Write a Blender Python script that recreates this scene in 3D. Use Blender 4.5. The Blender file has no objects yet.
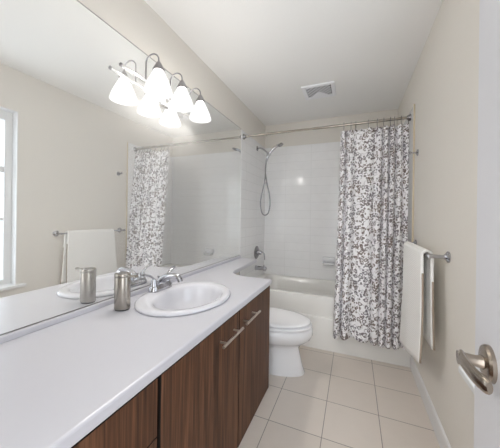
import bpy, bmesh, math, random
from mathutils import Vector, Matrix
random.seed(7)
scene = bpy.context.scene
col = scene.collection
PI = math.pi

# ------------------------------------------------------------------ camera, daylight, exposure
cam_data = bpy.data.cameras.new('camera')
cam = bpy.data.objects.new('camera', cam_data)
col.objects.link(cam)
cam_data.sensor_fit = 'HORIZONTAL'
cam_data.sensor_width = 36.0
cam_data.lens = 252.82 / 500 * 36.0
cam_data.shift_y = -8.267 / 500
cam_data.clip_start = 0.02
cam.matrix_world = (Matrix.Translation((1.0847, 0.0, 1.1685)) @ Matrix.Rotation(0.3884, 4, 'Z')
                    @ Matrix.Rotation(PI / 2, 4, 'X') @ Matrix.Rotation(0.013, 4, 'Z'))
scene.camera = cam

world = bpy.data.worlds.new('daylight')
scene.world = world
world.use_nodes = True
bg = world.node_tree.nodes['Background']
bg.inputs[0].default_value = (0.93, 0.965, 1.0, 1)
bg.inputs[1].default_value = 2.5

LAMP_GLOW = 150.0
LAMP_COLOR = (1.0, 0.955, 0.90)
scene.view_settings.view_transform = 'Standard'
scene.view_settings.look = 'None'
scene.view_settings.gamma = 1.0
scene.view_settings.use_curve_mapping = False
scene.view_settings.exposure = 0.52
scene.cycles.max_bounces = 14
scene.cycles.diffuse_bounces = 8
scene.cycles.glossy_bounces = 6
scene.cycles.transmission_bounces = 8
scene.cycles.transparent_max_bounces = 12
scene.cycles.sample_clamp_indirect = 6.0
scene.cycles.use_denoising = True


# ------------------------------------------------------------------ materials
def new_mat(name):
    m = bpy.data.materials.new(name)
    m.use_nodes = True
    nt = m.node_tree
    return m, nt, nt.nodes['Principled BSDF']


def plain(name, rgb, rough=0.5, metal=0.0, coat=0.0, noise=0.0, scale=30.0, bump=0.0):
    m, nt, b = new_mat(name)
    b.inputs['Base Color'].default_value = (*rgb, 1)
    b.inputs['Roughness'].default_value = rough
    b.inputs['Metallic'].default_value = metal
    b.inputs['Coat Weight'].default_value = coat
    tc = nt.nodes.new('ShaderNodeTexCoord')
    n = nt.nodes.new('ShaderNodeTexNoise')
    n.inputs['Scale'].default_value = scale
    n.inputs['Detail'].default_value = 3
    nt.links.new(tc.outputs['Object'], n.inputs['Vector'])
    if noise:
        r = nt.nodes.new('ShaderNodeMapRange')
        r.inputs['To Min'].default_value = 1 - noise
        r.inputs['To Max'].default_value = 1 + noise
        nt.links.new(n.outputs['Fac'], r.inputs['Value'])
        mx = nt.nodes.new('ShaderNodeVectorMath')
        mx.operation = 'SCALE'
        mx.inputs[0].default_value = rgb
        nt.links.new(r.outputs['Result'], mx.inputs['Scale'])
        nt.links.new(mx.outputs['Vector'], b.inputs['Base Color'])
    if bump:
        bp = nt.nodes.new('ShaderNodeBump')
        bp.inputs['Strength'].default_value = bump
        bp.inputs['Distance'].default_value = 0.002
        nt.links.new(n.outputs['Fac'], bp.inputs['Height'])
        nt.links.new(bp.outputs['Normal'], b.inputs['Normal'])
    return m


def tile_mat(name, axes, off, w, h, mortar, tile_a, tile_b, grout, rough, bump=0.25):
    m, nt, b = new_mat(name)
    g = nt.nodes.new('ShaderNodeNewGeometry')
    sep = nt.nodes.new('ShaderNodeSeparateXYZ')
    com = nt.nodes.new('ShaderNodeCombineXYZ')
    nt.links.new(g.outputs['Position'], sep.inputs[0])
    for i, ax in enumerate(axes):
        add = nt.nodes.new('ShaderNodeMath')
        add.operation = 'ADD'
        add.inputs[1].default_value = -off[i]
        nt.links.new(sep.outputs['XYZ'.index(ax)], add.inputs[0])
        nt.links.new(add.outputs[0], com.inputs[i])
    br = nt.nodes.new('ShaderNodeTexBrick')
    br.offset = 0.0
    br.squash = 1.0
    br.inputs['Scale'].default_value = 1.0
    br.inputs['Brick Width'].default_value = w
    br.inputs['Row Height'].default_value = h
    br.inputs['Mortar Size'].default_value = mortar
    br.inputs['Mortar Smooth'].default_value = 0.2
    br.inputs['Color1'].default_value = (*tile_a, 1)
    br.inputs['Color2'].default_value = (*tile_b, 1)
    br.inputs['Mortar'].default_value = (*grout, 1)
    nt.links.new(com.outputs[0], br.inputs['Vector'])
    nz = nt.nodes.new('ShaderNodeTexNoise')
    nz.inputs['Scale'].default_value = 14
    nz.inputs['Detail'].default_value = 4
    nt.links.new(com.outputs[0], nz.inputs['Vector'])
    mr = nt.nodes.new('ShaderNodeMapRange')
    mr.inputs['To Min'].default_value = 0.97
    mr.inputs['To Max'].default_value = 1.03
    nt.links.new(nz.outputs['Fac'], mr.inputs['Value'])
    sc = nt.nodes.new('ShaderNodeVectorMath')
    sc.operation = 'SCALE'
    nt.links.new(br.outputs['Color'], sc.inputs[0])
    nt.links.new(mr.outputs['Result'], sc.inputs['Scale'])
    nt.links.new(sc.outputs['Vector'], b.inputs['Base Color'])
    b.inputs['Roughness'].default_value = rough
    bp = nt.nodes.new('ShaderNodeBump')
    bp.invert = True
    bp.inputs['Strength'].default_value = bump
    bp.inputs['Distance'].default_value = 0.002
    nt.links.new(br.outputs['Fac'], bp.inputs['Height'])
    nt.links.new(bp.outputs['Normal'], b.inputs['Normal'])
    return m


def wood_mat():
    m, nt, b = new_mat('walnut_laminate')
    tc = nt.nodes.new('ShaderNodeTexCoord')
    mp = nt.nodes.new('ShaderNodeMapping')
    mp.inputs['Scale'].default_value = (14, 14, 0.7)
    nt.links.new(tc.outputs['Object'], mp.inputs['Vector'])
    n1 = nt.nodes.new('ShaderNodeTexNoise')
    n1.inputs['Scale'].default_value = 2.2
    n1.inputs['Detail'].default_value = 6
    n1.inputs['Roughness'].default_value = 0.62
    n1.inputs['Distortion'].default_value = 0.8
    nt.links.new(mp.outputs[0], n1.inputs['Vector'])
    mp2 = nt.nodes.new('ShaderNodeMapping')
    mp2.inputs['Scale'].default_value = (60, 60, 1.2)
    nt.links.new(tc.outputs['Object'], mp2.inputs['Vector'])
    n2 = nt.nodes.new('ShaderNodeTexNoise')
    n2.inputs['Scale'].default_value = 3.0
    n2.inputs['Detail'].default_value = 3
    nt.links.new(mp2.outputs[0], n2.inputs['Vector'])
    ad = nt.nodes.new('ShaderNodeMix')
    ad.data_type = 'FLOAT'
    ad.inputs[0].default_value = 0.4
    nt.links.new(n1.outputs['Fac'], ad.inputs[2])
    nt.links.new(n2.outputs['Fac'], ad.inputs[3])
    cr = nt.nodes.new('ShaderNodeValToRGB')
    e = cr.color_ramp.elements
    e[0].position = 0.33
    e[0].color = (0.022, 0.0095, 0.0055, 1)
    e[1].position = 0.68
    e[1].color = (0.20, 0.092, 0.047, 1)
    k = e.new(0.5)
    k.color = (0.092, 0.039, 0.019, 1)
    nt.links.new(ad.outputs[0], cr.inputs[0])
    nt.links.new(cr.outputs[0], b.inputs['Base Color'])
    b.inputs['Roughness'].default_value = 0.5
    b.inputs['Specular IOR Level'].default_value = 0.25
    return m


def curtain_mat():
    """white cloth printed with grey-brown scrolls, leaves and little rings, laid out on the cloth's own UVs (metres)"""
    m, nt, b = new_mat('printed_curtain_cloth')
    L = nt.links.new
    uv = nt.nodes.new('ShaderNodeUVMap')

    def math_(op, a, bb=None, clamp=False):
        n = nt.nodes.new('ShaderNodeMath')
        n.operation = op
        n.use_clamp = clamp
        for i, v in enumerate((a, bb)):
            if v is None:
                continue
            if isinstance(v, (int, float)):
                n.inputs[i].default_value = v
            else:
                L(v, n.inputs[i])
        return n.outputs[0]

    wn = nt.nodes.new('ShaderNodeTexNoise')
    wn.inputs['Scale'].default_value = 22
    L(uv.outputs[0], wn.inputs['Vector'])
    warp = nt.nodes.new('ShaderNodeVectorMath')
    warp.operation = 'MULTIPLY_ADD'
    warp.inputs[1].default_value = (0.03, 0.03, 0)
    L(wn.outputs['Color'], warp.inputs[0])
    L(uv.outputs[0], warp.inputs[2])
    # rings
    v1 = nt.nodes.new('ShaderNodeTexVoronoi')
    v1.voronoi_dimensions = '2D'
    v1.inputs['Scale'].default_value = 25
    v1.inputs['Randomness'].default_value = 0.75
    L(uv.outputs[0], v1.inputs['Vector'])
    d = v1.outputs['Distance']
    ring = math_('LESS_THAN', math_('ABSOLUTE', math_('SUBTRACT', d, 0.30)), 0.085)
    dot = math_('LESS_THAN', d, 0.08)
    sepc = nt.nodes.new('ShaderNodeSeparateColor')
    L(v1.outputs['Color'], sepc.inputs[0])
    keep = math_('GREATER_THAN', sepc.outputs[0], 0.55)
    ring = math_('MULTIPLY', math_('MAXIMUM', ring, dot), keep)
    # leaves
    v2 = nt.nodes.new('ShaderNodeTexVoronoi')
    v2.voronoi_dimensions = '2D'
    v2.inputs['Scale'].default_value = 46
    L(warp.outputs[0], v2.inputs['Vector'])
    leaf = math_('LESS_THAN', v2.outputs['Distance'], 0.36)
    sep2 = nt.nodes.new('ShaderNodeSeparateColor')
    L(v2.outputs['Color'], sep2.inputs[0])
    leaf = math_('MULTIPLY', leaf, math_('GREATER_THAN', sep2.outputs[1], 0.5))
    # scrolls
    n3 = nt.nodes.new('ShaderNodeTexNoise')
    n3.inputs['Scale'].default_value = 20
    n3.inputs['Detail'].default_value = 1
    L(uv.outputs[0], n3.inputs['Vector'])
    scroll = math_('LESS_THAN', math_('ABSOLUTE', math_('SUBTRACT', n3.outputs['Fac'], 0.5)), 0.013)
    ink = math_('MAXIMUM', math_('MAXIMUM', ring, leaf), scroll)
    tone = nt.nodes.new('ShaderNodeTexNoise')
    tone.inputs['Scale'].default_value = 7
    L(uv.outputs[0], tone.inputs['Vector'])
    inkc = nt.nodes.new('ShaderNodeValToRGB')
    inkc.color_ramp.elements[0].position = 0.4
    inkc.color_ramp.elements[0].color = (0.19, 0.175, 0.195, 1)
    inkc.color_ramp.elements[1].position = 0.6
    inkc.color_ramp.elements[1].color = (0.175, 0.135, 0.118, 1)
    L(tone.outputs['Fac'], inkc.inputs[0])
    mix = nt.nodes.new('ShaderNodeMix')
    mix.data_type = 'RGBA'
    mix.inputs[6].default_value = (0.86, 0.85, 0.87, 1)
    L(ink, mix.inputs[0])
    L(inkc.outputs[0], mix.inputs[7])
    L(mix.outputs[2], b.inputs['Base Color'])
    b.inputs['Roughness'].default_value = 0.8
    return m


def waffle_mat():
    m, nt, b = new_mat('waffle_cotton')
    L = nt.links.new
    uv = nt.nodes.new('ShaderNodeUVMap')
    v = nt.nodes.new('ShaderNodeTexVoronoi')
    v.voronoi_dimensions = '2D'
    v.inputs['Scale'].default_value = 95
    v.inputs['Randomness'].default_value = 0.15
    L(uv.outputs[0], v.inputs['Vector'])
    bp = nt.nodes.new('ShaderNodeBump')
    bp.inputs['Strength'].default_value = 0.8
    bp.inputs['Distance'].default_value = 0.004
    L(v.outputs['Distance'], bp.inputs['Height'])
    L(bp.outputs[0], b.inputs['Normal'])
    b.inputs['Base Color'].default_value = (0.90, 0.89, 0.865, 1)
    b.inputs['Roughness'].default_value = 0.95
    return m


def brushed(name, rgb, rough=0.3):
    m, nt, b = new_mat(name)
    L = nt.links.new
    tc = nt.nodes.new('ShaderNodeTexCoord')
    mp = nt.nodes.new('ShaderNodeMapping')
    mp.inputs['Scale'].default_value = (4, 4, 300)
    L(tc.outputs['Object'], mp.inputs[0])
    n = nt.nodes.new('ShaderNodeTexNoise')
    n.inputs['Scale'].default_value = 2
    L(mp.outputs[0], n.inputs['Vector'])
    mr = nt.nodes.new('ShaderNodeMapRange')
    mr.inputs['To Min'].default_value = rough - 0.08
    mr.inputs['To Max'].default_value = rough + 0.1
    L(n.outputs['Fac'], mr.inputs['Value'])
    L(mr.outputs['Result'], b.inputs['Roughness'])
    b.inputs['Base Color'].default_value = (*rgb, 1)
    b.inputs['Metallic'].default_value = 1
    return m


def mirror_mat():
    """silvered glass with white diffuse mixed in to imitate pale, washed-out reflections"""
    m, nt, b = new_mat('washout_mirror')
    L = nt.links.new
    gl = nt.nodes.new('ShaderNodeBsdfGlossy')
    gl.inputs['Color'].default_value = (0.97, 0.98, 0.97, 1)
    gl.inputs['Roughness'].default_value = 0.0
    df = nt.nodes.new('ShaderNodeBsdfDiffuse')
    df.inputs['Color'].default_value = (0.93, 0.93, 0.92, 1)
    mx = nt.nodes.new('ShaderNodeMixShader')
    mx.inputs[0].default_value = MIRROR_WASHOUT
    L(gl.outputs[0], mx.inputs[1])
    L(df.outputs[0], mx.inputs[2])
    L(mx.outputs[0], nt.nodes['Material Output'].inputs['Surface'])
    return m


def shade_mat():
    m, nt, b = new_mat('frosted_lamp_glass')
    L = nt.links.new
    em = nt.nodes.new('ShaderNodeEmission')
    em.inputs['Color'].default_value = (1.0, 0.985, 0.965, 1)
    em.inputs['Strength'].default_value = 1.0
    tr = nt.nodes.new('ShaderNodeBsdfTransparent')
    mx = nt.nodes.new('ShaderNodeMixShader')
    mx.inputs[0].default_value = 0.42
    L(em.outputs[0], mx.inputs[1])
    L(tr.outputs[0], mx.inputs[2])
    L(mx.outputs[0], nt.nodes['Material Output'].inputs['Surface'])
    return m


def emit_mat(name, rgb, s):
    m, nt, b = new_mat(name)
    em = nt.nodes.new('ShaderNodeEmission')
    em.inputs['Color'].default_value = (*rgb, 1)
    em.inputs['Strength'].default_value = s
    nt.links.new(em.outputs[0], nt.nodes['Material Output'].inputs['Surface'])
    return m


def glass_mat():
    m, nt, b = new_mat('window_glass')
    L = nt.links.new
    t = nt.nodes.new('ShaderNodeBsdfTransparent')
    t.inputs['Color'].default_value = (0.95, 0.98, 1.0, 1)
    g = nt.nodes.new('ShaderNodeBsdfGlossy')
    g.inputs['Roughness'].default_value = 0.02
    mx = nt.nodes.new('ShaderNodeMixShader')
    mx.inputs[0].default_value = 0.06
    L(t.outputs[0], mx.inputs[1])
    L(g.outputs[0], mx.inputs[2])
    L(mx.outputs[0], nt.nodes['Material Output'].inputs['Surface'])
    return m


MIRROR_WASHOUT = 0.12  # share of painted-in white that pales the mirror's reflections
M = {}
M['paint'] = plain('wall_paint', (0.74, 0.705, 0.65), 0.75, noise=0.012, scale=60, bump=0.05)
M['ceiling'] = plain('ceiling_paint', (0.86, 0.85, 0.83), 0.85, noise=0.01, scale=80, bump=0.06)
M['trim'] = plain('white_trim_paint', (0.76, 0.76, 0.76), 0.4)
M['door'] = plain('white_door_paint', (0.66, 0.66, 0.685), 0.42, noise=0.01, scale=25)
M['floor'] = tile_mat('floor_tile', 'XY', (0.6488 - 0.2937 * 4, 2.2495 - 0.2877 * 12), 0.2937, 0.2877, 0.0022,
                      (0.66, 0.595, 0.535), (0.69, 0.625, 0.565), (0.25, 0.22, 0.20), 0.32, 0.3)
TILE_A, TILE_B, GROUT = (0.87, 0.865, 0.865), (0.89, 0.885, 0.885), (0.76, 0.755, 0.75)
M['tile_far'] = tile_mat('tub_tile_far', 'XZ', (0.281 - 0.318 * 3, 2.054 - 0.1015 * 22), 0.318, 0.1015, 0.0016, TILE_A, TILE_B, GROUT, 0.12)
M['tile_side'] = tile_mat('tub_tile_side', 'YZ', (3.15 - 0.318 * 14, 2.054 - 0.1015 * 22), 0.318, 0.1015, 0.0016, TILE_A, TILE_B, GROUT, 0.12)
M['tile_edge'] = plain('tile_edge_strip', (0.62, 0.53, 0.38), 0.5)
M['laminate'] = plain('white_laminate', (0.56, 0.555, 0.595), 0.28, noise=0.01, scale=40)
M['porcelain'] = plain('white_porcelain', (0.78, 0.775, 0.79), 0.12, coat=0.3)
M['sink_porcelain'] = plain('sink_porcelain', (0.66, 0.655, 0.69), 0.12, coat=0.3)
M['enamel'] = plain('tub_enamel', (0.80, 0.785, 0.755), 0.2, coat=0.2)
M['seat'] = plain('white_plastic_seat', (0.84, 0.835, 0.85), 0.22)
M['wood'] = wood_mat()
M['carcass'] = plain('dark_carcass', (0.012, 0.008, 0.006), 0.6)
M['chrome'] = plain('chrome', (0.52, 0.52, 0.545), 0.07, 1.0)
M['dark_chrome'] = plain('dark_nickel', (0.33, 0.32, 0.33), 0.25, 1.0)  # darker metal, one even colour, for small fittings
M['nickel'] = brushed('brushed_nickel', (0.74, 0.68, 0.60), 0.28)
M['lamp_metal'] = plain('lamp_nickel', (0.36, 0.35, 0.36), 0.35, 1.0)
M['lamp_bar'] = plain('lamp_bar_steel', (0.86, 0.86, 0.86), 0.22, 1.0)
M['steel'] = plain('brushed_steel', (0.40, 0.37, 0.33), 0.27, 1.0)
M['door_nickel'] = plain('door_nickel', (0.40, 0.345, 0.29), 0.24, 1.0)
M['black'] = plain('black_plastic', (0.02, 0.02, 0.022), 0.4)
M['hose'] = plain('metal_hose', (0.34, 0.34, 0.36), 0.25, 1.0)
M['mirror'] = mirror_mat()
M['mirror_edge'] = plain('mirror_edge', (0.16, 0.155, 0.15), 0.3, 0.6)
M['shade'] = shade_mat()
M['bulb'] = emit_mat('bulb_glow', LAMP_COLOR, LAMP_GLOW)
M['glass'] = glass_mat()
M['curtain'] = curtain_mat()
M['waffle'] = waffle_mat()
M['hem'] = plain('taupe_hem_tape', (0.36, 0.29, 0.23), 0.9)
M['rod'] = plain('brass_tinted_rod', (0.38, 0.345, 0.30), 0.2, 1.0)
M['vent_white'] = plain('vent_plastic', (0.84, 0.84, 0.86), 0.5)
M['vent_slat'] = plain('vent_grey', (0.58, 0.58, 0.60), 0.6)
M['vent_dark'] = plain('vent_cavity_shade', (0.03, 0.03, 0.03), 0.8)  # near-black colour stands in for the shade behind the slats


# ------------------------------------------------------------------ helpers
def origin_of(o):
    v = Vector((0, 0, 0))
    while o:
        v += o.location
        o = o.parent
    return v


def obj(name, bm, mat, parent=None, smooth=False, at=None, angle=None):
    """link one mesh object; geometry is authored in room coordinates"""
    bmesh.ops.recalc_face_normals(bm, faces=bm.faces[:])
    base = origin_of(parent) if parent else Vector(at or (0, 0, 0))
    bmesh.ops.translate(bm, verts=bm.verts[:], vec=-base)
    me = bpy.data.meshes.new(name)
    bm.to_mesh(me)
    bm.free()
    for m in (mat if isinstance(mat, (list, tuple)) else [mat]):
        me.materials.append(m)
    o = bpy.data.objects.new(name, me)
    col.objects.link(o)
    if parent:
        o.parent = parent
    elif at:
        o.location = at
    if smooth:
        for p in me.polygons:
            p.use_smooth = True
        if angle:
            me.set_sharp_from_angle(angle=math.radians(angle))
    return o


def thing(name, label, cat, loc, group=None):
    o = bpy.data.objects.new(name, None)
    o.empty_display_size = 0.05
    col.objects.link(o)
    o.location = loc
    o['label'] = label
    o['category'] = cat
    if group:
        o['group'] = group
    return o


def tag(o, label, cat, group=None):
    o['label'] = label
    o['category'] = cat
    if group:
        o['group'] = group
    return o


def structure(o):
    o['kind'] = 'structure'
    return o


def add_box(bm, a, b, bevel=0.0, seg=2):
    x0, y0, z0 = (min(a[i], b[i]) for i in range(3))
    x1, y1, z1 = (max(a[i], b[i]) for i in range(3))
    vs = [bm.verts.new(p) for p in ((x0, y0, z0), (x1, y0, z0), (x1, y1, z0), (x0, y1, z0),
                                    (x0, y0, z1), (x1, y0, z1), (x1, y1, z1), (x0, y1, z1))]
    fs = [bm.faces.new([vs[i] for i in f]) for f in
          ((0, 3, 2, 1), (4, 5, 6, 7), (0, 1, 5, 4), (1, 2, 6, 5), (2, 3, 7, 6), (3, 0, 4, 7))]
    if bevel:
        es = {e for f in fs for e in f.edges}
        bmesh.ops.bevel(bm, geom=list(es), offset=bevel, segments=seg, affect='EDGES', profile=0.5)
    return vs


def box(a, b, bevel=0.0, seg=2):
    bm = bmesh.new()
    add_box(bm, a, b, bevel, seg)
    return bm


def add_loft(bm, rings, cap0=True, cap1=True):
    vr = [[bm.verts.new(p) for p in r] for r in rings]
    n = len(rings[0])
    for a, b in zip(vr, vr[1:]):
        for i in range(n):
            bm.faces.new((a[i], a[(i + 1) % n], b[(i + 1) % n], b[i]))
    if cap0:
        bm.faces.new(list(reversed(vr[0])))
    if cap1:
        bm.faces.new(vr[-1])
    return vr


def frame_of(axis):
    w = Vector(axis).normalized()
    u = w.orthogonal().normalized()
    return u, w.cross(u), w


def add_lathe(bm, base, axis, prof, n=32, cap0=True, cap1=True):
    """prof: list of (distance along axis, radius)"""
    u, v, w = frame_of(axis)
    base = Vector(base)
    rings = [[base + w * h + (u * math.cos(2 * PI * i / n) + v * math.sin(2 * PI * i / n)) * max(r, 1e-4)
              for i in range(n)] for h, r in prof]
    add_loft(bm, rings, cap0, cap1)


def lathe(base, axis, prof, n=32, cap0=True, cap1=True):
    bm = bmesh.new()
    add_lathe(bm, base, axis, prof, n, cap0, cap1)
    return bm


def smooth_path(pts, k=8):
    pts = [Vector(p) for p in pts]
    P = [pts[0]] + pts + [pts[-1]]
    out = []
    for i in range(1, len(P) - 2):
        a, b, c, d = P[i - 1:i + 3]
        for j in range(k):
            t = j / k
            out.append(0.5 * ((2 * b) + (c - a) * t + (2 * a - 5 * b + 4 * c - d) * t * t + (3 * b - a - 3 * c + d) * t ** 3))
    out.append(pts[-1])
    return out


def add_tube(bm, pts, r, n=12, closed=False, flat=None):
    """r: a radius or one per point; flat=(su, sv) squashes the section"""
    pts = [Vector(p) for p in pts]
    rs = r if isinstance(r, (list, tuple)) else [r] * len(pts)
    m = len(pts)
    tang = []
    for i in range(m):
        a = pts[(i - 1) % m] if (closed or i) else pts[0]
        b = pts[(i + 1) % m] if (closed or i < m - 1) else pts[-1]
        tang.append((b - a).normalized())
    ref = Vector((0, 0, 1)) if abs(tang[0].z) < 0.9 else Vector((1, 0, 0))
    u = (ref - tang[0] * ref.dot(tang[0])).normalized()
    rings = []
    su, sv = flat or (1, 1)
    for p, t, rr in zip(pts, tang, rs):
        u = (u - t * u.dot(t)).normalized()
        v = t.cross(u)
        rings.append([p + (u * math.cos(2 * PI * i / n) * su + v * math.sin(2 * PI * i / n) * sv) * rr for i in range(n)])
    if closed:
        vr = [[bm.verts.new(p) for p in q] for q in rings]
        for k in range(m):
            a, b = vr[k], vr[(k + 1) % m]
            for i in range(n):
                bm.faces.new((a[i], a[(i + 1) % n], b[(i + 1) % n], b[i]))
    else:
        add_loft(bm, rings)


def tube(pts, r, n=12, closed=False, flat=None):
    bm = bmesh.new()
    add_tube(bm, pts, r, n, closed, flat)
    return bm


def extrude_poly(pts, vec):
    bm = bmesh.new()
    v = Vector(vec)
    a = [bm.verts.new(p) for p in pts]
    b = [bm.verts.new(Vector(p) + v) for p in pts]
    bm.faces.new(list(reversed(a)))
    bm.faces.new(b)
    n = len(a)
    for i in range(n):
        bm.faces.new((a[i], a[(i + 1) % n], b[(i + 1) % n], b[i]))
    return bm


# ------------------------------------------------------------------ the room
W, H, YB, YN = 1.52, 2.3515, 3.15, -0.12
TUB_Y, TILE_Z = 2.30, 2.054
WY0, WY1, WZ0, WZ1 = 0.36, 1.215, 0.545, 2.01       # window opening
structure(obj('floor', box((-0.14, YN - 1.0, -0.08), (W + 0.16, YB + 0.14, 0)), M['floor']))
structure(obj('ceiling', box((-0.14, YN - 0.14, H), (W + 0.16, YB + 0.14, H + 0.08)), M['ceiling']))
structure(obj('wall_left', box((-0.14, YN - 0.14, 0), (0, YB + 0.14, H)), M['paint']))
structure(obj('wall_far', box((0, YB, 0), (W, YB + 0.14, H)), M['paint']))
bm = bmesh.new()
add_box(bm, (W, YN - 0.14, 0), (W + 0.16, WY0, H))
add_box(bm, (W, WY1, 0), (W + 0.16, YB + 0.14, H))
add_box(bm, (W, WY0, 0), (W + 0.16, WY1, WZ0))
add_box(bm, (W, WY0, WZ1), (W + 0.16, WY1, H))
structure(obj('wall_right', bm, M['paint']))
bm = bmesh.new()
add_box(bm, (0, YN - 0.12, 0), (0.60, YN, H))
add_box(bm, (1.275, YN - 0.12, 0), (W, YN, H))
add_box(bm, (0.60, YN - 0.12, 2.05), (1.275, YN, H))
structure(obj('wall_near', bm, M['paint']))

# tiled tub surround: thin tile sheets on three walls
TY0 = 2.3765
structure(obj('wall_tile_far', box((0.0, YB - 0.008, 0.40), (W, YB, TILE_Z)), M['tile_far']))
structure(obj('wall_tile_left', box((0.0, TY0, 0.40), (0.008, YB - 0.008, TILE_Z)), M['tile_side']))
structure(obj('wall_tile_right', box((W - 0.008, 2.318, 0.40), (W, YB - 0.008, TILE_Z)), M['tile_side']))
structure(obj('trim_1', box((W - 0.011, 2.306, 0.455), (W, 2.318, TILE_Z + 0.004), 0.002), M['tile_edge']))

bm = bmesh.new()
prof = [(0, 0), (-0.012, 0), (-0.012, 0.085), (-0.009, 0.096), (-0.004, 0.100), (0, 0.101)]
bb = extrude_poly([(W + x, YN, z) for x, z in prof], (0, TUB_Y - 0.004 - YN, 0))
structure(obj('baseboard_right', bb, M['trim']))

# window in the right wall
win = structure(obj('window_1', extrude_poly([(W + 0.10, WY0, WZ0 + 0.015), (W + 0.10, WY1, WZ0 + 0.015), (W + 0.10, WY1, WZ1), (W + 0.10, WY0, WZ1)], (0.001, 0, 0)), M['glass']))
bm = bmesh.new()
fx0, fx1 = W + 0.07, W + 0.125
for a, b in (((fx0, WY0, WZ0), (fx1, WY0 + 0.055, WZ1)), ((fx0, WY1 - 0.055, WZ0), (fx1, WY1, WZ1)),
             ((fx0, WY0 + 0.055, WZ1 - 0.08), (fx1, WY1 - 0.055, WZ1)), ((fx0, WY0 + 0.055, WZ0 + 0.02), (fx1, WY1 - 0.055, WZ0 + 0.07))):
    add_box(bm, a, b, 0.004)
obj('window_frame', bm, M['trim'], win)
bm = bmesh.new()
for z in (1.50, 1.10):
    add_box(bm, (fx0 + 0.01, WY0 + 0.054, z), (fx1 - 0.008, WY1 - 0.054, z + (0.05 if z > 1.3 else 0.028)), 0.004)
obj('meeting_rail', bm, M['trim'], win)
obj('window_sill', box((W - 0.035, WY0 - 0.05, WZ0), (W + 0.08, WY1 + 0.06, WZ0 + 0.028), 0.006), M['trim'], win)
obj('sash_latch', box((fx0 - 0.015, WY1 - 0.13, WZ0 + 0.07), (fx0 + 0.005, WY1 - 0.09, WZ0 + 0.10), 0.003), M['trim'], win)
bm = bmesh.new()
for yy, zz, y2, z2 in ((WY0, WZ0 + 0.028, WY0 + 0.004, WZ1), (WY1 - 0.004, WZ0 + 0.028, WY1, WZ1), (WY0, WZ1 - 0.004, WY1, WZ1)):
    add_box(bm, (W + 0.001, yy, zz), (W + 0.075, y2, z2))
obj('reveal_lining', bm, M['trim'], win)

# door leaf standing open, hinged on the near wall
HX, HY = 1.268, -0.075
DX, DY = 1.340, 0.717
dv = Vector((DX - HX, DY - HY, 0))
dl = dv.length
dv.normalize()
dn = Vector((dv.y, -dv.x, 0))       # towards the right wall


def door_pt(s, t, z):
    return Vector((HX, HY, 0)) + dv * s + dn * t + Vector((0, 0, z))


def door_box(s0, s1, t0, t1, z0, z1, bevel=0.002):
    bm = box((s0, t0, z0), (s1, t1, z1), bevel)
    for v in bm.verts:
        v.co = door_pt(*v.co)
    return bm


door = structure(obj('door_1', door_box(0, dl, 0, 0.038, 0.012, 2.03), M['door'], at=(HX, HY, 0)))
hs, hz = dl - 0.092, 0.890
obj('rosette', lathe(door_pt(hs, 0, hz), -dn, [(0, 0.034), (0.006, 0.034), (0.010, 0.031), (0.012, 0.024), (0.0121, 0.0)], 40), M['door_nickel'], door, True, angle=35)
bm = bmesh.new()
add_lathe(bm, door_pt(hs, -0.010, hz), -dn, [(0, 0.013), (0.012, 0.0105), (0.030, 0.0115), (0.040, 0.013), (0.0405, 0.0)], 28)
blade = smooth_path([door_pt(hs + 0.010, -0.043, hz + 0.001), door_pt(hs - 0.01, -0.044, hz + 0.001), door_pt(hs - 0.04, -0.043, hz + 0.002),
                     door_pt(hs - 0.075, -0.039, hz + 0.003), door_pt(hs - 0.105, -0.031, hz + 0.006)], 6)
add_tube(bm, blade, [0.0135 if 1 < i < len(blade) - 2 else (0.009 if i in (0, len(blade) - 1) else 0.012) for i in range(len(blade))], 18, flat=(1.0, 0.5))
obj('door_handle', bm, M['door_nickel'], door, True, angle=50)
obj('latch_plate', door_box(dl - 0.0005, dl + 0.001, 0.008, 0.030, hz - 0.028, hz + 0.028, 0.0004), M['door_nickel'], door)
for z in (0.25, 1.05, 1.82):
    bmh = lathe(door_pt(-0.008, -0.004, z), (0, 0, 1), [(0, 0.007), (0.09, 0.007)], 12)
    obj('hinge', bmh, M['nickel'], door, True, angle=40)

# ------------------------------------------------------------------ large wall mirror
mir = obj('wall_mirror', box((0.0006, YN + 0.012, 0.7615), (0.0040, 2.3735, 2.0605)), [M['mirror'], M['mirror_edge']], at=(0, 1.2, 0.76))
for p in mir.data.polygons:
    p.material_index = 0 if p.normal.x > 0.9 else 1
obj('bottom_channel', box((0.0006, YN + 0.012, 0.7603), (0.0070, 2.3735, 0.7628)), M['mirror_edge'], mir)
obj('top_channel', box((0.0006, YN + 0.012, 2.0594), (0.0050, 2.3735, 2.0612)), M['mirror_edge'], mir)
tag(mir, 'large frameless wall mirror running the length of the vanity, reflections paled in the material', 'mirror')

# ------------------------------------------------------------------ vanity: drawer unit, sink unit, worktop
CF = 0.565          # face of the doors
CT = 0.7015         # underside of the worktop
CE = 1.645          # end of the cabinet run
DYV = 0.590
MID = 1.150


def carcass(y0, y1):
    bm = bmesh.new()
    add_box(bm, (0.012, y0, 0.005), (CF - 0.022, y0 + 0.016, CT - 0.001))
    add_box(bm, (0.012, y1 - 0.016, 0.005), (CF - 0.022, y1, CT - 0.001))
    add_box(bm, (0.012, y0 + 0.016, 0.06), (CF - 0.022, y1 - 0.016, 0.078))
    add_box(bm, (0.012, y0 + 0.016, 0.078), (0.020, y1 - 0.016, CT - 0.001))
    add_box(bm, (CF - 0.040, y0 + 0.016, 0.005), (CF - 0.024, y1 - 0.016, 0.06))
    add_box(bm, (CF - 0.060, y0 + 0.016, CT - 0.05), (CF - 0.030, y1 - 0.016, CT - 0.001))
    return bm


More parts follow.
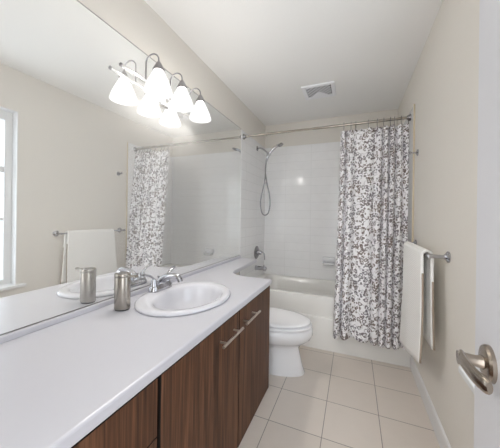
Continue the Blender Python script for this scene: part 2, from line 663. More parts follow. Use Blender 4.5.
def bar_handle(parent, y0, y1, z):
    bm = bmesh.new()
    hx = CF + 0.034
    add_tube(bm, [(hx, y0, z), (hx, y1, z)], 0.006, 16)
    for y in (y0 + 0.035, y1 - 0.035):
        add_tube(bm, [(CF - 0.001, y, z), (hx, y, z)], 0.0048, 12)
    return obj('handle', bm, M['nickel'], parent, True, angle=40)


def front(name, y0, y1, z0, z1, parent):
    """a laminate front with dark edge banding"""
    o = obj(name, box((CF - 0.02, y0, z0), (CF, y1, z1), 0.0008), [M['wood'], M['carcass']], parent)
    for p in o.data.polygons:
        p.material_index = 0 if p.normal.x > 0.5 else 1
    return o


drawers = thing('drawer_cabinet', 'walnut drawer cabinet under the near end of the white worktop', 'cabinet', (0.3, 0.23, 0))
obj('body', carcass(YN + 0.01, DYV - 0.001), M['carcass'], drawers)
for z0, z1 in ((0.525, CT - 0.008), (0.270, 0.521), (0.008, 0.266)):
    dr = front('drawer', YN + 0.014, DYV - 0.010, z0, z1, drawers)
    bar_handle(dr, 0.13, 0.34, z1 - 0.06)

sinkcab = thing('vanity_cabinet', 'two-door walnut cabinet under the sink with horizontal bar handles', 'cabinet', (0.3, 1.12, 0))
obj('body', carcass(DYV + 0.001, CE - 0.018), M['carcass'], sinkcab)
obj('end_panel', box((0.012, CE - 0.0175, 0.005), (CF, CE, CT - 0.001), 0.001), M['wood'], sinkcab)
for y0, y1, h0, h1 in ((DYV + 0.005, MID - 0.0035, 0.920, 1.118), (MID + 0.0035, CE - 0.020, 1.165, 1.355)):
    d = front('door', y0, y1, 0.008, CT - 0.008, sinkcab)
    bar_handle(d, h0, h1, 0.627)

# worktop with a cut-out and a narrow shelf running on over the toilet tank
SX, SY, SA, SB = 0.280, 1.10, 0.27, 0.22            # sink centre and half axes (Y, X)
ZC = 0.737
bm = bmesh.new()
outer = [(0.0015, YN + 0.002), (0.574, YN + 0.002), (0.574, 1.660)]
outer += [(0.40, 1.655), (0.345, 1.664), (0.295, 1.685), (0.255, 1.718), (0.232, 1.758), (0.222, 1.80)]
outer += [(0.197, 2.36), (0.195, 2.3735), (0.0015, 2.3735)]
ov = [bm.verts.new((x, y, ZC)) for x, y in outer]
n = 56
iv = [bm.verts.new((SX + 0.195 * math.cos(2 * PI * i / n), SY + 0.245 * math.sin(2 * PI * i / n), ZC)) for i in range(n)]
eds = [bm.edges.new((ov[i], ov[(i + 1) % len(ov)])) for i in range(len(ov))] + [bm.edges.new((iv[i], iv[(i + 1) % n])) for i in range(n)]
bmesh.ops.triangle_fill(bm, use_beauty=True, use_dissolve=False, edges=eds)
top_faces = bm.faces[:]
r = bmesh.ops.extrude_face_region(bm, geom=top_faces)
bmesh.ops.translate(bm, verts=[g for g in r['geom'] if isinstance(g, bmesh.types.BMVert)], vec=(0, 0, -0.035))
top = obj('countertop', bm, M['laminate'], at=(0.3, 1.1, ZC))
bv = top.modifiers.new('soft edge', 'BEVEL')
bv.width = 0.007
bv.segments = 3
bv.limit_method = 'ANGLE'
bv.angle_limit = math.radians(50)
tag(top, 'white laminate worktop along the mirror, narrowing to a shelf above the toilet', 'countertop')
obj('backsplash', box((0.0015, YN + 0.003, ZC - 0.0005), (0.020, 2.3735, 0.7600), 0.004), M['laminate'], top)

# ------------------------------------------------------------------ drop-in sink
def ell(cx, cy, a, b, z, n=64):
    return [(cx + b * math.cos(2 * PI * i / n), cy + a * math.sin(2 * PI * i / n), z) for i in range(n)]


sink = thing('sink_basin', 'oval white drop-in sink set into the worktop', 'sink', (SX, SY, ZC))
rings = [ell(SX, SY, SA - 0.004, SB - 0.004, ZC + 0.0008), ell(SX, SY, SA, SB, ZC + 0.004), ell(SX, SY, SA - 0.001, SB - 0.001, ZC + 0.011),
         ell(SX, SY, SA - 0.008, SB - 0.008, ZC + 0.017), ell(SX + 0.002, SY, SA - 0.018, SB - 0.020, ZC + 0.019),
         ell(SX + 0.022, SY, SA - 0.056, SB - 0.058, ZC + 0.016), ell(SX + 0.024, SY, SA - 0.066, SB - 0.066, ZC + 0.009),
         ell(SX + 0.024, SY, SA - 0.074, SB - 0.072, ZC - 0.010), ell(SX + 0.024, SY, SA - 0.086, SB - 0.082, ZC - 0.045),
         ell(SX + 0.020, SY, SA - 0.112, SB - 0.104, ZC - 0.085), ell(SX + 0.014, SY, SA - 0.165, SB - 0.142, ZC - 0.115),
         ell(SX + 0.008, SY, 0.05, 0.04, ZC - 0.126), ell(SX + 0.006, SY, 0.024, 0.024, ZC - 0.128)]
bm = bmesh.new()
add_loft(bm, rings, cap0=False, cap1=True)
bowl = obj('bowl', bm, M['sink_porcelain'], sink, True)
sd = bowl.modifiers.new('thickness', 'SOLIDIFY')
sd.thickness = 0.006
sd.offset = -1
obj('drain', lathe((SX + 0.006, SY, ZC - 0.1275), (0, 0, 1), [(0, 0.023), (0.003, 0.022), (0.004, 0.016), (0.002, 0.012), (0.002, 0.0)], 28), M['chrome'], sink, True, angle=40)

# faucet on the sink's back ledge
FX, FY, FZ = 0.098, 1.115, ZC + 0.0185
fau = thing('faucet', 'chrome two-lever faucet on the back ledge of the sink', 'faucet', (FX, FY, FZ))
bm = bmesh.new()
def stad(cx, cy, hl, r, z, n=12):
    out = []
    for i in range(n + 1):
        a = PI * i / n
        out.append((cx + r * math.cos(a), cy + hl + r * math.sin(a), z))
    for i in range(n + 1):
        a = PI + PI * i / n
        out.append((cx + r * math.cos(a), cy - hl + r * math.sin(a), z))
    return out
add_loft(bm, [stad(FX, FY, 0.052, 0.028, FZ), stad(FX, FY, 0.052, 0.028, FZ + 0.008), stad(FX, FY, 0.050, 0.025, FZ + 0.024), stad(FX, FY, 0.046, 0.018, FZ + 0.036)])
obj('base', bm, M['chrome'], fau, True, angle=40)
bm = bmesh.new()
sp = smooth_path([(FX, FY, FZ + 0.018), (FX + 0.004, FY, FZ + 0.046), (FX + 0.030, FY, FZ + 0.066), (FX + 0.070, FY, FZ + 0.080), (FX + 0.112, FY, FZ + 0.080), (FX + 0.128, FY, FZ + 0.066)], 6)
add_tube(bm, sp, [0.0235 - 0.0095 * min(1, i / 24) for i in range(len(sp))], 18)
obj('spout', bm, M['chrome'], fau, True, angle=50)
obj('aerator', lathe((FX + 0.127, FY, FZ + 0.069), (0.35, 0, -1), [(0, 0.0135), (0.016, 0.0135), (0.017, 0.0)], 20), M['dark_chrome'], fau, True, angle=40)
for s in (-1, 1):
    yy = FY + s * 0.052
    hnd = obj('handle_hub', lathe((FX, yy, FZ + 0.022), (0, 0, 1), [(0, 0.020), (0.018, 0.017), (0.036, 0.0145), (0.044, 0.011), (0.047, 0.0)], 24), M['chrome'], fau, True, angle=50)
    lv = smooth_path([(FX, yy, FZ + 0.062), (FX - 0.001, yy + s * 0.014, FZ + 0.078), (FX - 0.003, yy + s * 0.040, FZ + 0.093), (FX - 0.005, yy + s * 0.068, FZ + 0.101)], 6)
    obj('lever', tube(lv, [0.008 + 0.003 * i / len(lv) for i in range(len(lv))], 14, flat=(0.55, 1.0)), M['chrome'], hnd, True, angle=50)
bm = tube([(FX - 0.016, FY, FZ + 0.02), (FX - 0.016, FY, FZ + 0.062)], 0.0025, 10)
add_lathe(bm, (FX - 0.016, FY, FZ + 0.060), (0, 0, 1), [(0, 0.003), (0.004, 0.0065), (0.010, 0.006), (0.012, 0.0)], 14)
obj('lift_rod', bm, M['chrome'], fau, True, angle=50)

# soap dispenser
PX, PY = 0.118, 0.845
soap = thing('soap_dispenser', 'brushed steel oval soap dispenser on the worktop by the sink', 'soap dispenser', (PX, PY, ZC))
def ov2(a, b, z, n=36):
    return [(PX + b * math.cos(2 * PI * i / n), PY + a * math.sin(2 * PI * i / n), z) for i in range(n)]
bm = bmesh.new()
add_loft(bm, [ov2(0.029, 0.033, ZC + 0.0005), ov2(0.030, 0.034, ZC + 0.006)])
obj('foot', bm, M['black'], soap, True, angle=40)
bm = bmesh.new()
add_loft(bm, [ov2(0.0315, 0.0355, ZC + 0.006), ov2(0.032, 0.036, ZC + 0.008), ov2(0.032, 0.036, ZC + 0.146), ov2(0.0315, 0.0355, ZC + 0.148)])
obj('body', bm, M['steel'], soap, True, angle=40)
bm = bmesh.new()
add_loft(bm, [ov2(0.0318, 0.0358, ZC + 0.150), ov2(0.032, 0.036, ZC + 0.151), ov2(0.032, 0.036, ZC + 0.161), ov2(0.031, 0.035, ZC + 0.163)])
obj('cap', bm, M['steel'], soap, True, angle=40)
bm = bmesh.new()
add_loft(bm, [ov2(0.029, 0.033, ZC + 0.1475), ov2(0.029, 0.033, ZC + 0.151)])
obj('collar', bm, M['black'], soap, True, angle=40)
def nose(x):
    return [(x, PY + 0.011 * math.cos(2 * PI * i / 16), ZC + 0.1555 + 0.0052 * math.sin(2 * PI * i / 16)) for i in range(16)]
bm = bmesh.new()
add_loft(bm, [nose(PX + 0.028), nose(PX + 0.070), [(x + 0.012, y, z + 0.002) for x, y, z in nose(PX + 0.070)]])
obj('nozzle', bm, M['steel'], soap, True, angle=40)
bm = bmesh.new()
add_loft(bm, [[(x, y, ZC + 0.163) for x, y, _ in ov2(0.018, 0.02, 0)], [(x, y, ZC + 0.1645) for x, y, _ in ov2(0.017, 0.019, 0)]])
obj('power_button', bm, M['lamp_metal'], soap, True, angle=40)

# ------------------------------------------------------------------ vanity light: bar with three shaded lamps
LX, LBX, LBZ = 0.128, 0.040, 1.888
lt = thing('vanity_light', 'three-lamp bar light mounted on the mirror, frosted bell shades glowing', 'wall light', (0.0, 1.24, LBZ))
obj('bar', tube([(LBX, 0.89, LBZ), (LBX, 1.59, LBZ)], 0.0085, 16), M['lamp_bar'], lt, True, angle=40)
for y, s in ((0.89, -1), (1.59, 1)):
    obj('bar_cap', lathe((LBX, y, LBZ), (0, s, 0), [(0, 0.0095), (0.006, 0.0095), (0.009, 0.006), (0.010, 0.0)], 16), M['lamp_metal'], lt, True, angle=40)
bm = lathe((0.0042, 1.235, LBZ - 0.012), (1, 0, 0), [(0, 0.058), (0.010, 0.058), (0.018, 0.050), (0.021, 0.030), (0.0215, 0.0)], 40)
obj('wall_canopy', bm, M['lamp_bar'], lt, True, angle=40)
obj('bar_bracket', tube([(0.026, 1.235, LBZ), (LBX, 1.235, LBZ)], 0.012, 16), M['lamp_bar'], lt, True, angle=40)
for i, y in enumerate((1.045, 1.240, 1.436)):
    path = [(LBX, y, LBZ), (LBX, y, LBZ + 0.07), (LBX + 0.001, y, LBZ + 0.089)]
    cxm, rr = (LBX + LX) / 2, (LX - LBX) / 2
    for k in range(1, 12):
        a = PI - PI * k / 12
        path.append((cxm + rr * math.cos(a), y, LBZ + 0.092 + rr * 0.95 * math.sin(a)))
    path += [(LX, y, LBZ + 0.085), (LX, y, LBZ + 0.066)]
    arm = obj('lamp_arm', tube(path, 0.0042, 10), M['lamp_metal'], lt, True, angle=50)
    obj('lamp_cap', lathe((LX, y, 1.969), (0, 0, -1), [(0, 0.009), (0.004, 0.012), (0.040, 0.0315), (0.050, 0.0325), (0.0505, 0.0)], 28), M['lamp_metal'], arm, True, angle=40)
    prof = [(0, 0.028), (0.010, 0.032), (0.025, 0.040), (0.05, 0.052), (0.075, 0.0625), (0.095, 0.069), (0.112, 0.0725)]
    sh = obj('lamp_shade', lathe((LX, y, 1.921), (0, 0, -1), prof + [(h, rr2 - 0.003) for h, rr2 in reversed(prof)], 40, False, False), M['shade'], arm, True)
    obj('bulb', lathe((LX, y, 1.917), (0, 0, -1), [(0, 0.012), (0.025, 0.013), (0.045, 0.024), (0.065, 0.029), (0.085, 0.024), (0.097, 0.010), (0.099, 0.0)], 24), M['bulb'], arm, True)

# ------------------------------------------------------------------ toilet (tank against the left wall, bowl facing right)
TC = 1.895
def egg(x0, x1, hw, z, n=48, p=2.3):
    """elongated toilet outline: blunt at x0, rounder at x1"""
    xm = x0 + (x1 - x0) * 0.50
    out = []
    for i in range(n):
        a = 2 * PI * i / n
        c, s = math.cos(a), math.sin(a)
        q = 2.0 if c > 0 else 2.8
        rr = (abs(c) ** q + abs(s) ** q) ** (-1 / q)
        xx = c * rr
        out.append((xm + (xx * (x1 - xm) if c > 0 else xx * (xm - x0)), TC + hw * s * rr, z))
    return out


toi = thing('toilet', 'white porcelain toilet with closed lid between the vanity and the bathtub', 'toilet', (0.4, TC, 0))
toi.scale = (1.0, 1.0, 0.955)
bm = bmesh.new()
add_loft(bm, [egg(0.16, 0.762, 0.112, 0.001), egg(0.16, 0.764, 0.113, 0.012), egg(0.16, 0.745, 0.104, 0.06), egg(0.16, 0.728, 0.097, 0.14), egg(0.16, 0.716, 0.097, 0.20),
              egg(0.155, 0.728, 0.106, 0.224), egg(0.15, 0.762, 0.136, 0.243), egg(0.145, 0.800, 0.164, 0.275), egg(0.14, 0.820, 0.180, 0.315),
              egg(0.14, 0.818, 0.181, 0.350), egg(0.14, 0.806, 0.175, 0.366), egg(0.145, 0.785, 0.165, 0.369)])
obj('bowl', bm, M['porcelain'], toi, True, angle=60)
bm = bmesh.new()
add_loft(bm, [egg(0.265, 0.785, 0.163, 0.3695), egg(0.25, 0.795, 0.172, 0.3745), egg(0.24, 0.812, 0.185, 0.376), egg(0.24, 0.812, 0.185, 0.384), egg(0.245, 0.806, 0.180, 0.388)])
obj('seat', bm, M['seat'], toi, True, angle=50)
bm = bmesh.new()
add_loft(bm, [egg(0.30, 0.70, 0.100, 0.3985), egg(0.25, 0.790, 0.168, 0.3985), egg(0.23, 0.802, 0.177, 0.3995), egg(0.23, 0.803, 0.178, 0.406), egg(0.238, 0.800, 0.174, 0.412), egg(0.27, 0.762, 0.148, 0.416), egg(0.36, 0.66, 0.08, 0.4175)])
obj('lid', bm, M['seat'], toi, True, angle=60)
bm = box((0.018, TC - 0.205, 0.372), (0.200, TC + 0.205, 0.622), 0.022, 4)
obj('tank', bm, M['porcelain'], toi, True, angle=50)
obj('tank_lid', box((0.012, TC - 0.213, 0.624), (0.208, TC + 0.213, 0.655), 0.010, 3), M['porcelain'], toi, True, angle=50)
bm = tube([(0.200, TC - 0.15, 0.57), (0.216, TC - 0.15, 0.57)], 0.010, 14)
add_tube(bm, [(0.214, TC - 0.155, 0.57), (0.217, TC - 0.085, 0.562)], [0.007, 0.005], 12)
obj('flush_lever', bm, M['chrome'], toi, True, angle=50)
for s in (-1, 1):
    obj('seat_hinge', lathe((0.236, TC + s * 0.07, 0.371), (0, 0, 1), [(0, 0.014), (0.022, 0.014), (0.026, 0.010), (0.027, 0.0)], 18), M['seat'], toi, True, angle=50)

# ------------------------------------------------------------------ bathtub
tub = thing('bathtub', 'white alcove bathtub with a stepped apron, half behind the curtain', 'bathtub', (W / 2, 2.72, 0))
RZ = 0.456
bm = bmesh.new()
ap = [(TUB_Y, 0.001), (TUB_Y, 0.268), (TUB_Y + 0.003, 0.279), (TUB_Y + 0.006, 0.282), (TUB_Y + 0.024, 0.285), (TUB_Y + 0.025, RZ - 0.018), (TUB_Y + 0.027, RZ - 0.004), (TUB_Y + 0.034, RZ),
      (TUB_Y + 0.070, RZ), (TUB_Y + 0.070, RZ - 0.05), (TUB_Y + 0.05, 0.05), (TUB_Y + 0.05, 0.001)]
bm = extrude_poly([(0.009, y, z) for y, z in ap], (W - 0.018, 0, 0))
obj('apron', bm, M['enamel'], tub, True, angle=45)


def rrect(x0, y0, x1, y1, r, z, n=8):
    out = []
    for cx, cy, a0 in ((x1 - r, y1 - r, 0), (x0 + r, y1 - r, PI / 2), (x0 + r, y0 + r, PI), (x1 - r, y0 + r, 1.5 * PI)):
        for i in range(n + 1):
            a = a0 + PI / 2 * i / n
            out.append((cx + r * math.cos(a), cy + r * math.sin(a), z))
    return out


bm = bmesh.new()
YI = TUB_Y + 0.0705
BR = 0.418
def tilt(ring):
    """the deck falls a little from the front rim to the back wall"""
    return [(x, y, z - (RZ - BR) * max(0, min(1, (y - YI) / (YB - 0.009 - YI)))) for x, y, z in ring]
add_loft(bm, [tilt(rrect(0.009, YI, W - 0.009, YB - 0.009, 0.006, RZ - 0.0005)), tilt(rrect(0.095, YI + 0.010, W - 0.075, YB - 0.055, 0.10, RZ)),
              tilt(rrect(0.103, YI + 0.018, W - 0.083, YB - 0.063, 0.10, RZ - 0.008)), rrect(0.125, YI + 0.035, W - 0.16, YB - 0.085, 0.10, 0.30),
              rrect(0.16, YI + 0.06, W - 0.26, YB - 0.11, 0.11, 0.13), rrect(0.22, YI + 0.12, W - 0.34, YB - 0.17, 0.10, 0.095)], cap0=False)
obj('basin', bm, M['enamel'], tub, True, angle=60)
obj('overflow_plate', lathe((0.112, 2.80, 0.345), (1, 0, 0.08), [(0, 0.034), (0.006, 0.032), (0.009, 0.0)], 24), M['chrome'], tub, True, angle=40)

# tub spout, valve and shower on the left tiled wall
VY = 2.83
sp = thing('tub_spout', 'chrome tub spout low on the left tiled wall', 'tub spout', (0.008, VY, 0.545))
bm = bmesh.new()
add_lathe(bm, (0.0085, VY, 0.548), (1, 0, 0), [(0, 0.030), (0.006, 0.030), (0.010, 0.025), (0.05, 0.0245), (0.105, 0.023), (0.128, 0.021), (0.136, 0.014), (0.137, 0)], 28)
add_lathe(bm, (0.122, VY, 0.540), (0, 0, -1), [(0, 0.016), (0.022, 0.016), (0.0225, 0)], 20)
obj('spout_body', bm, M['chrome'], sp, True, angle=45)
obj('diverter_knob', lathe((0.112, VY, 0.569), (0, 0, 1), [(0, 0.004), (0.010, 0.004), (0.012, 0.008), (0.018, 0.008), (0.019, 0)], 14), M['chrome'], sp, True, angle=45)
va = thing('tub_valve', 'chrome tub mixer with lever and round plate above the spout', 'tub valve', (0.008, VY + 0.02, 0.727))
vy, vz = VY + 0.02, 0.727
obj('escutcheon', lathe((0.0085, vy, vz), (1, 0, 0), [(0, 0.078), (0.004, 0.078), (0.010, 0.068), (0.014, 0.040), (0.016, 0.030), (0.0161, 0)], 40), M['dark_chrome'], va, True, angle=40)
obj('valve_hub', lathe((0.024, vy, vz), (1, 0, 0), [(0, 0.026), (0.030, 0.024), (0.046, 0.022), (0.054, 0.014), (0.055, 0)], 28), M['chrome'], va, True, angle=40)
lv = smooth_path([(0.066, vy, vz + 0.004), (0.090, vy - 0.008, vz + 0.008), (0.112, vy - 0.012, vz - 0.012), (0.118, vy - 0.012, vz - 0.060), (0.116, vy - 0.012, vz - 0.078)], 6)
obj('lever', tube(lv, [0.011 - 0.003 * i / len(lv) for i in range(len(lv))], 14, flat=(0.8, 1)), M['chrome'], va, True, angle=50)

SHZ = 1.962
so = thing('shower_set', 'chrome hand shower with looped hose on the left tiled wall', 'shower', (0.008, VY, SHZ))
arm = obj('shower_arm', tube(smooth_path([(0.010, VY, SHZ + 0.01), (0.050, VY, SHZ + 0.012), (0.10, VY, SHZ - 0.018), (0.148, VY, SHZ - 0.062)], 6), 0.010, 14), M['chrome'], so, True, angle=50)
obj('arm_flange', lathe((0.0085, VY, SHZ + 0.01), (1, 0, 0), [(0, 0.030), (0.004, 0.029), (0.012, 0.016), (0.0125, 0)], 28), M['chrome'], arm, True, angle=40)
bm = lathe((0.140, VY, SHZ - 0.055), (0.62, 0, -0.78), [(0, 0.014), (0.006, 0.019), (0.032, 0.020), (0.040, 0.013), (0.041, 0)], 20)
obj('bracket', bm, M['chrome'], so, True, angle=40)
hs_path = smooth_path([(0.132, VY - 0.004, SHZ - 0.115), (0.160, VY - 0.004, SHZ - 0.068), (0.205, VY - 0.004, SHZ - 0.015), (0.255, VY - 0.004, SHZ + 0.020), (0.305, VY - 0.004, SHZ + 0.032)], 6)
hsh = obj('hand_shower', tube(hs_path, [0.012 + 0.004 * (i / len(hs_path)) for i in range(len(hs_path))], 16), M['chrome'], so, True, angle=50)
obj('spray_head', lathe((0.290, VY - 0.004, SHZ + 0.043), (0.45, 0, -0.9), [(0, 0.012), (0.006, 0.028), (0.022, 0.033), (0.027, 0.030), (0.0275, 0)], 26), M['dark_chrome'], hsh, True, angle=40)
hose = smooth_path([(0.160, VY - 0.002, SHZ - 0.085), (0.128, VY - 0.004, SHZ - 0.16), (0.118, VY - 0.004, SHZ - 0.28), (0.110, VY - 0.01, SHZ - 0.40), (0.075, VY - 0.012, SHZ - 0.55), (0.064, VY - 0.012, SHZ - 0.66),
                    (0.082, VY - 0.010, SHZ - 0.755), (0.118, VY - 0.006, SHZ - 0.785), (0.158, VY + 0.002, SHZ - 0.755), (0.176, VY + 0.004, SHZ - 0.66), (0.166, VY + 0.006, SHZ - 0.54),
                    (0.132, VY + 0.010, SHZ - 0.40), (0.112, VY + 0.010, SHZ - 0.26), (0.120, VY + 0.004, SHZ - 0.16), (0.132, VY - 0.004, SHZ - 0.115)], 10)
obj('hose', tube(hose, 0.0072, 10), M['hose'], so, True)

# soap dish on the far wall
sd_ = thing('soap_dish', 'white ceramic soap dish fixed to the tiled far wall', 'soap dish', (0.82, YB - 0.008, 0.62))
bm = bmesh.new()
xa, xb, yw = 0.752, 0.888, YB - 0.0085
add_box(bm, (xa, yw - 0.040, 0.636), (xb, yw, 0.690), 0.008)
obj('back_plate', bm, M['porcelain'], sd_, True, angle=45)
bm = bmesh.new()
add_loft(bm, [rrect(xa + 0.012, yw - 0.07, xb - 0.012, yw - 0.013, 0.015, 0.604), rrect(xa, yw - 0.095, xb, yw - 0.013, 0.02, 0.622), rrect(xa, yw - 0.095, xb, yw - 0.013, 0.02, 0.633),
              rrect(xa + 0.010, yw - 0.075, xb - 0.010, yw - 0.0145, 0.014, 0.633), rrect(xa + 0.014, yw - 0.07, xb - 0.014, yw - 0.016, 0.012, 0.618)])
obj('tray', bm, M['porcelain'], sd_, True, angle=45)

# ------------------------------------------------------------------ shower rod, hooks, curtain
RY, RDZ = 2.427, 1.997
rod = thing('curtain_rod', 'metal shower curtain rod spanning wall to wall above the tub', 'curtain rod', (W / 2, RY, RDZ))
obj('outer_tube', tube([(0.72, RY, RDZ), (W - 0.012, RY, RDZ)], 0.0115, 18), M['rod'], rod, True, angle=40)
obj('inner_tube', tube([(0.010, RY, RDZ), (0.725, RY, RDZ)], 0.0095, 18), M['rod'], rod, True, angle=40)
for x, s in ((0.0085, 1), (W - 0.0085, -1)):
    obj('flange', lathe((x, RY, RDZ), (s, 0, 0), [(0, 0.030), (0.006, 0.029), (0.014, 0.020), (0.026, 0.018), (0.0262, 0)], 26), M['dark_chrome'], rod, True, angle=40)

NU, NV = 300, 64
hook_px = [0.995, 1.055, 1.095, 1.195, 1.265, 1.315, 1.365, 1.395, 1.445, 1.497]
bm = bmesh.new()
uvl = bm.loops.layers.uv.new('UVMap')
def cur(u, v):
    """u across (0 left .. 1 right), v down (0 hem at rings .. 1 bottom)"""
    xt = 0.968 + (1.504 - 0.968) * u
    xb_ = 0.938 + (1.468 - 0.938) * u
    x = xt + (xb_ - xt) * (v ** 1.3)
    ph = 2 * PI * (7.2 * u + 0.55 * math.sin(2.6 * PI * u + 0.4))
    amp = 0.016 + 0.017 * v
    amp *= 0.75 + 0.35 * math.sin(9 * u + 1.1)
    w = math.sin(ph) + 0.30 * math.sin(2 * ph + 0.9 + 1.2 * v) * (1 - v * 0.4)
    y0 = RY - 0.002 + (2.232 - RY) * v
    y = y0 + amp * w
    x += 0.011 * math.cos(ph) * (0.6 + 0.6 * v)
    ztop = 1.950 - 0.012 * abs(math.sin(PI * u * 9.0)) ** 0.8
    zbot = 0.176 + 0.010 * math.sin(ph + 0.5)
    return Vector((x, y, ztop + (zbot - ztop) * v))
grid = [[bm.verts.new(cur(i / NU, j / NV)) for i in range(NU + 1)] for j in range(NV + 1)]
arc = [0.0]
for i in range(NU):
    arc.append(arc[-1] + (cur((i + 1) / NU, 0.6) - cur(i / NU, 0.6)).length)
for j in range(NV):
    for i in range(NU):
        f = bm.faces.new((grid[j][i], grid[j + 1][i], grid[j + 1][i + 1], grid[j][i + 1]))
        for lp, (ii, jj) in zip(f.loops, ((i, j), (i, j + 1), (i + 1, j + 1), (i + 1, j))):
            lp[uvl].uv = (arc[ii], 1.77 * (1 - jj / NV))
cu = obj('shower_curtain', bm, M['curtain'], None, True, at=(1.22, 2.33, 1.94))
sdm = cu.modifiers.new('thickness', 'SOLIDIFY')
sdm.thickness = 0.0012
tag(cu, 'white shower curtain with a grey-brown leaf print, drawn to the right', 'shower curtain')

words = ['first', 'second', 'third', 'fourth', 'fifth', 'sixth', 'seventh', 'eighth', 'ninth', 'tenth']
bm = bmesh.new()
ringp = []
for k in range(20):
    a = PI * 1.28 - 2 * PI * 0.80 * k / 19
    ringp.append((0, 0.0195 * math.cos(a), 0.0195 * math.sin(a)))
ringp += [(0.0, 0.010, -0.030), (0.0, 0.000, -0.048), (0, -0.008, -0.058), (0, -0.014, -0.050)]
add_tube(bm, ringp, 0.0022, 8)
hook = obj('curtain_hook', bm, M['dark_chrome'], None, True)
for k, hx in enumerate(sorted(hook_px, reverse=True)):
    o = hook if k == 0 else hook.copy()
    if k:
        col.objects.link(o)
    o.location = (hx, RY, RDZ + 0.001)
    tag(o, 'metal hook on the curtain rod, %s from the right wall' % words[k], 'curtain hook', 'hooks holding the shower curtain')

# ------------------------------------------------------------------ towel bar, towel, robe hook
TBX, TBZ = 1.440, 0.978
tb = thing('towel_bar', 'chrome towel bar on two round posts on the right wall', 'towel bar', (W, 1.87, TBZ))
obj('bar', tube([(TBX, 1.515, TBZ), (TBX, 2.215, TBZ)], 0.0075, 16), M['chrome'], tb, True, angle=40)
for y in (1.515, 2.215):
    post = obj('post', tube([(W - 0.010, y, TBZ), (TBX - 0.006, y, TBZ)], [0.0085, 0.0105], 18), M['chrome'], tb, True, angle=40)
    obj('flange', lathe((W - 0.0005, y, TBZ), (-1, 0, 0), [(0, 0.028), (0.005, 0.028), (0.010, 0.022), (0.014, 0.014), (0.020, 0.011), (0.0201, 0)], 28), M['chrome'], post, True, angle=40)

# towel folded over the bar: a thick front fall and a shorter back fall
def towel_profile():
    """list of (x offset from the bar, z, running length)"""
    pts = []
    zb, zf = 0.505, 0.415
    for k in range(15):
        t = k / 14
        pts.append((0.024 - 0.002 * math.sin(PI * t), zb + (TBZ - zb) * t))
    for k in range(1, 10):
        a = PI * k / 10
        pts.append((0.0215 * math.cos(a), TBZ + 0.019 * math.sin(a)))
    for k in range(24):
        t = k / 23
        pts.append((-0.0215 - 0.010 * t + 0.005 * math.sin(PI * t), TBZ - (TBZ - zf) * t))
    return pts
prof = towel_profile()
NY = 40
bm = bmesh.new()
uvl = bm.loops.layers.uv.new('UVMap')
run = [0]
for a, b in zip(prof, prof[1:]):
    run.append(run[-1] + math.hypot(b[0] - a[0], b[1] - a[1]))
def tw(i, j):
    dx, z = prof[i]
    u = j / NY
    front = 1 if dx < -0.02 else 0
    drop = (TBZ - z)
    y0, y1 = 1.560, 2.055
    if front:
        y0 += -0.010 * drop
        y1 += 0.13 * drop
    else:
        y0 += -0.06 * drop * (dx > 0.02)
        y1 += 0.0
    y = y0 + (y1 - y0) * u
    sway = 0.004 * math.sin(7 * u + 3 * drop) * min(1, drop * 3)
    if front:
        z -= drop * (0.26 * u * min(1, drop * 1.8))
    return Vector((TBX + dx + sway * (1 if front else 0.4), y, z))
gv = [[bm.verts.new(tw(i, j)) for j in range(NY + 1)] for i in range(len(prof))]
for i in range(len(prof) - 1):
    for j in range(NY):
        f = bm.faces.new((gv[i][j], gv[i + 1][j], gv[i + 1][j + 1], gv[i][j + 1]))
        for lp, (ii, jj) in zip(f.loops, ((i, j), (i + 1, j), (i + 1, j + 1), (i, j + 1))):
            lp[uvl].uv = (0.5 * jj / NY, run[ii])
to = obj('towel', bm, M['waffle'], None, True, at=(TBX, 1.8, TBZ))
sdm = to.modifiers.new('thickness', 'SOLIDIFY')
sdm.thickness = 0.013
sdm.offset = 0
tag(to, 'white waffle-weave towel hanging folded over the chrome bar', 'towel')
bm = bmesh.new()
for rng, dz in ((range(28, len(prof)), 0), (range(0, 11), 0)):
    add_tube(bm, [tw(i, 0) + Vector((0.001, -0.0035, 0)) for i in rng], 0.0048, 8, flat=(1, 0.8))
obj('hem_tape', bm, M['hem'], to, True)

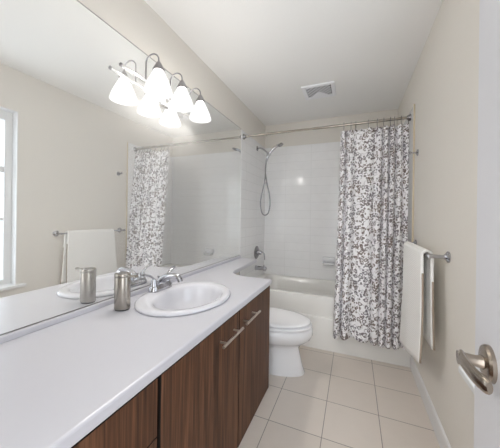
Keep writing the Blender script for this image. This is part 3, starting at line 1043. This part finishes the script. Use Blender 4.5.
rh = thing('robe_hook', 'small chrome robe hook on the right wall beside the curtain', 'hook', (W, 2.19, 1.65))
obj('plate', lathe((W - 0.0005, 2.19, 1.65), (-1, 0, 0), [(0, 0.024), (0.005, 0.024), (0.010, 0.016), (0.012, 0.010), (0.0121, 0)], 26), M['chrome'], rh, True, angle=40)
bm = tube([(W - 0.010, 2.19, 1.65), (W - 0.045, 2.19, 1.652)], 0.0065, 14)
add_lathe(bm, (W - 0.043, 2.19, 1.652), (-1, 0, 0), [(0, 0.008), (0.004, 0.013), (0.010, 0.013), (0.013, 0.008), (0.0131, 0)], 20)
obj('peg', bm, M['chrome'], rh, True, angle=40)

# ------------------------------------------------------------------ ceiling fan grille
vx0, vx1, vy0, vy1 = 0.628, 0.918, 2.300, 2.565
ve = thing('exhaust_fan', 'square white exhaust fan grille in the ceiling', 'exhaust fan', ((vx0 + vx1) / 2, (vy0 + vy1) / 2, H))
bm = bmesh.new()
t_ = 0.034
for a, b in (((vx0, vy0), (vx0 + t_, vy1)), ((vx1 - t_, vy0), (vx1, vy1)), ((vx0 + t_, vy0), (vx1 - t_, vy0 + t_)), ((vx0 + t_, vy1 - t_), (vx1 - t_, vy1))):
    add_box(bm, (*a, H - 0.016), (*b, H - 0.0005), 0.004)
obj('frame', bm, M['vent_white'], ve)
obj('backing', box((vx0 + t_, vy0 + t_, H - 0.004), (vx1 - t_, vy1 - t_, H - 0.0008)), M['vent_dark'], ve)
xm, ym = (vx0 + vx1) / 2, vy1 - t_
bm = extrude_poly([(xm - 0.085, ym, H - 0.017), (xm + 0.085, ym, H - 0.017), (xm + 0.012, ym - 0.085, H - 0.013), (xm - 0.012, ym - 0.085, H - 0.013)], (0, 0, 0.006))
obj('deflector', bm, M['vent_white'], ve)
x0, x1, y0, y1 = vx0 + t_, vx1 - t_, vy0 + t_, vy1 - t_
k = 0
c = -(y1 - y0)
while c < (x1 - x0):
    # diagonal slat from the far-left to the near-right
    pts = []
    for s in (0, 1):
        yy = y1 if s == 0 else y0
        xx = x0 + c + (y1 - yy)
        if xx < x0:
            yy -= (x0 - xx); xx = x0
        if xx > x1:
            yy += (xx - x1); xx = x1
        pts.append((xx, yy))
    if abs(pts[0][0] - pts[1][0]) > 0.015:
        (xa, ya), (xb, yb) = pts
        o_ = 0.012
        bm = extrude_poly([(xa, ya, H - 0.011), (xb, yb, H - 0.011), (xb - o_, yb - o_, H - 0.006), (xa - o_, ya - o_, H - 0.006)], (0.0012, 0.0012, 0.0))
        obj('slat', bm, M['vent_slat'], ve)
    c += 0.044
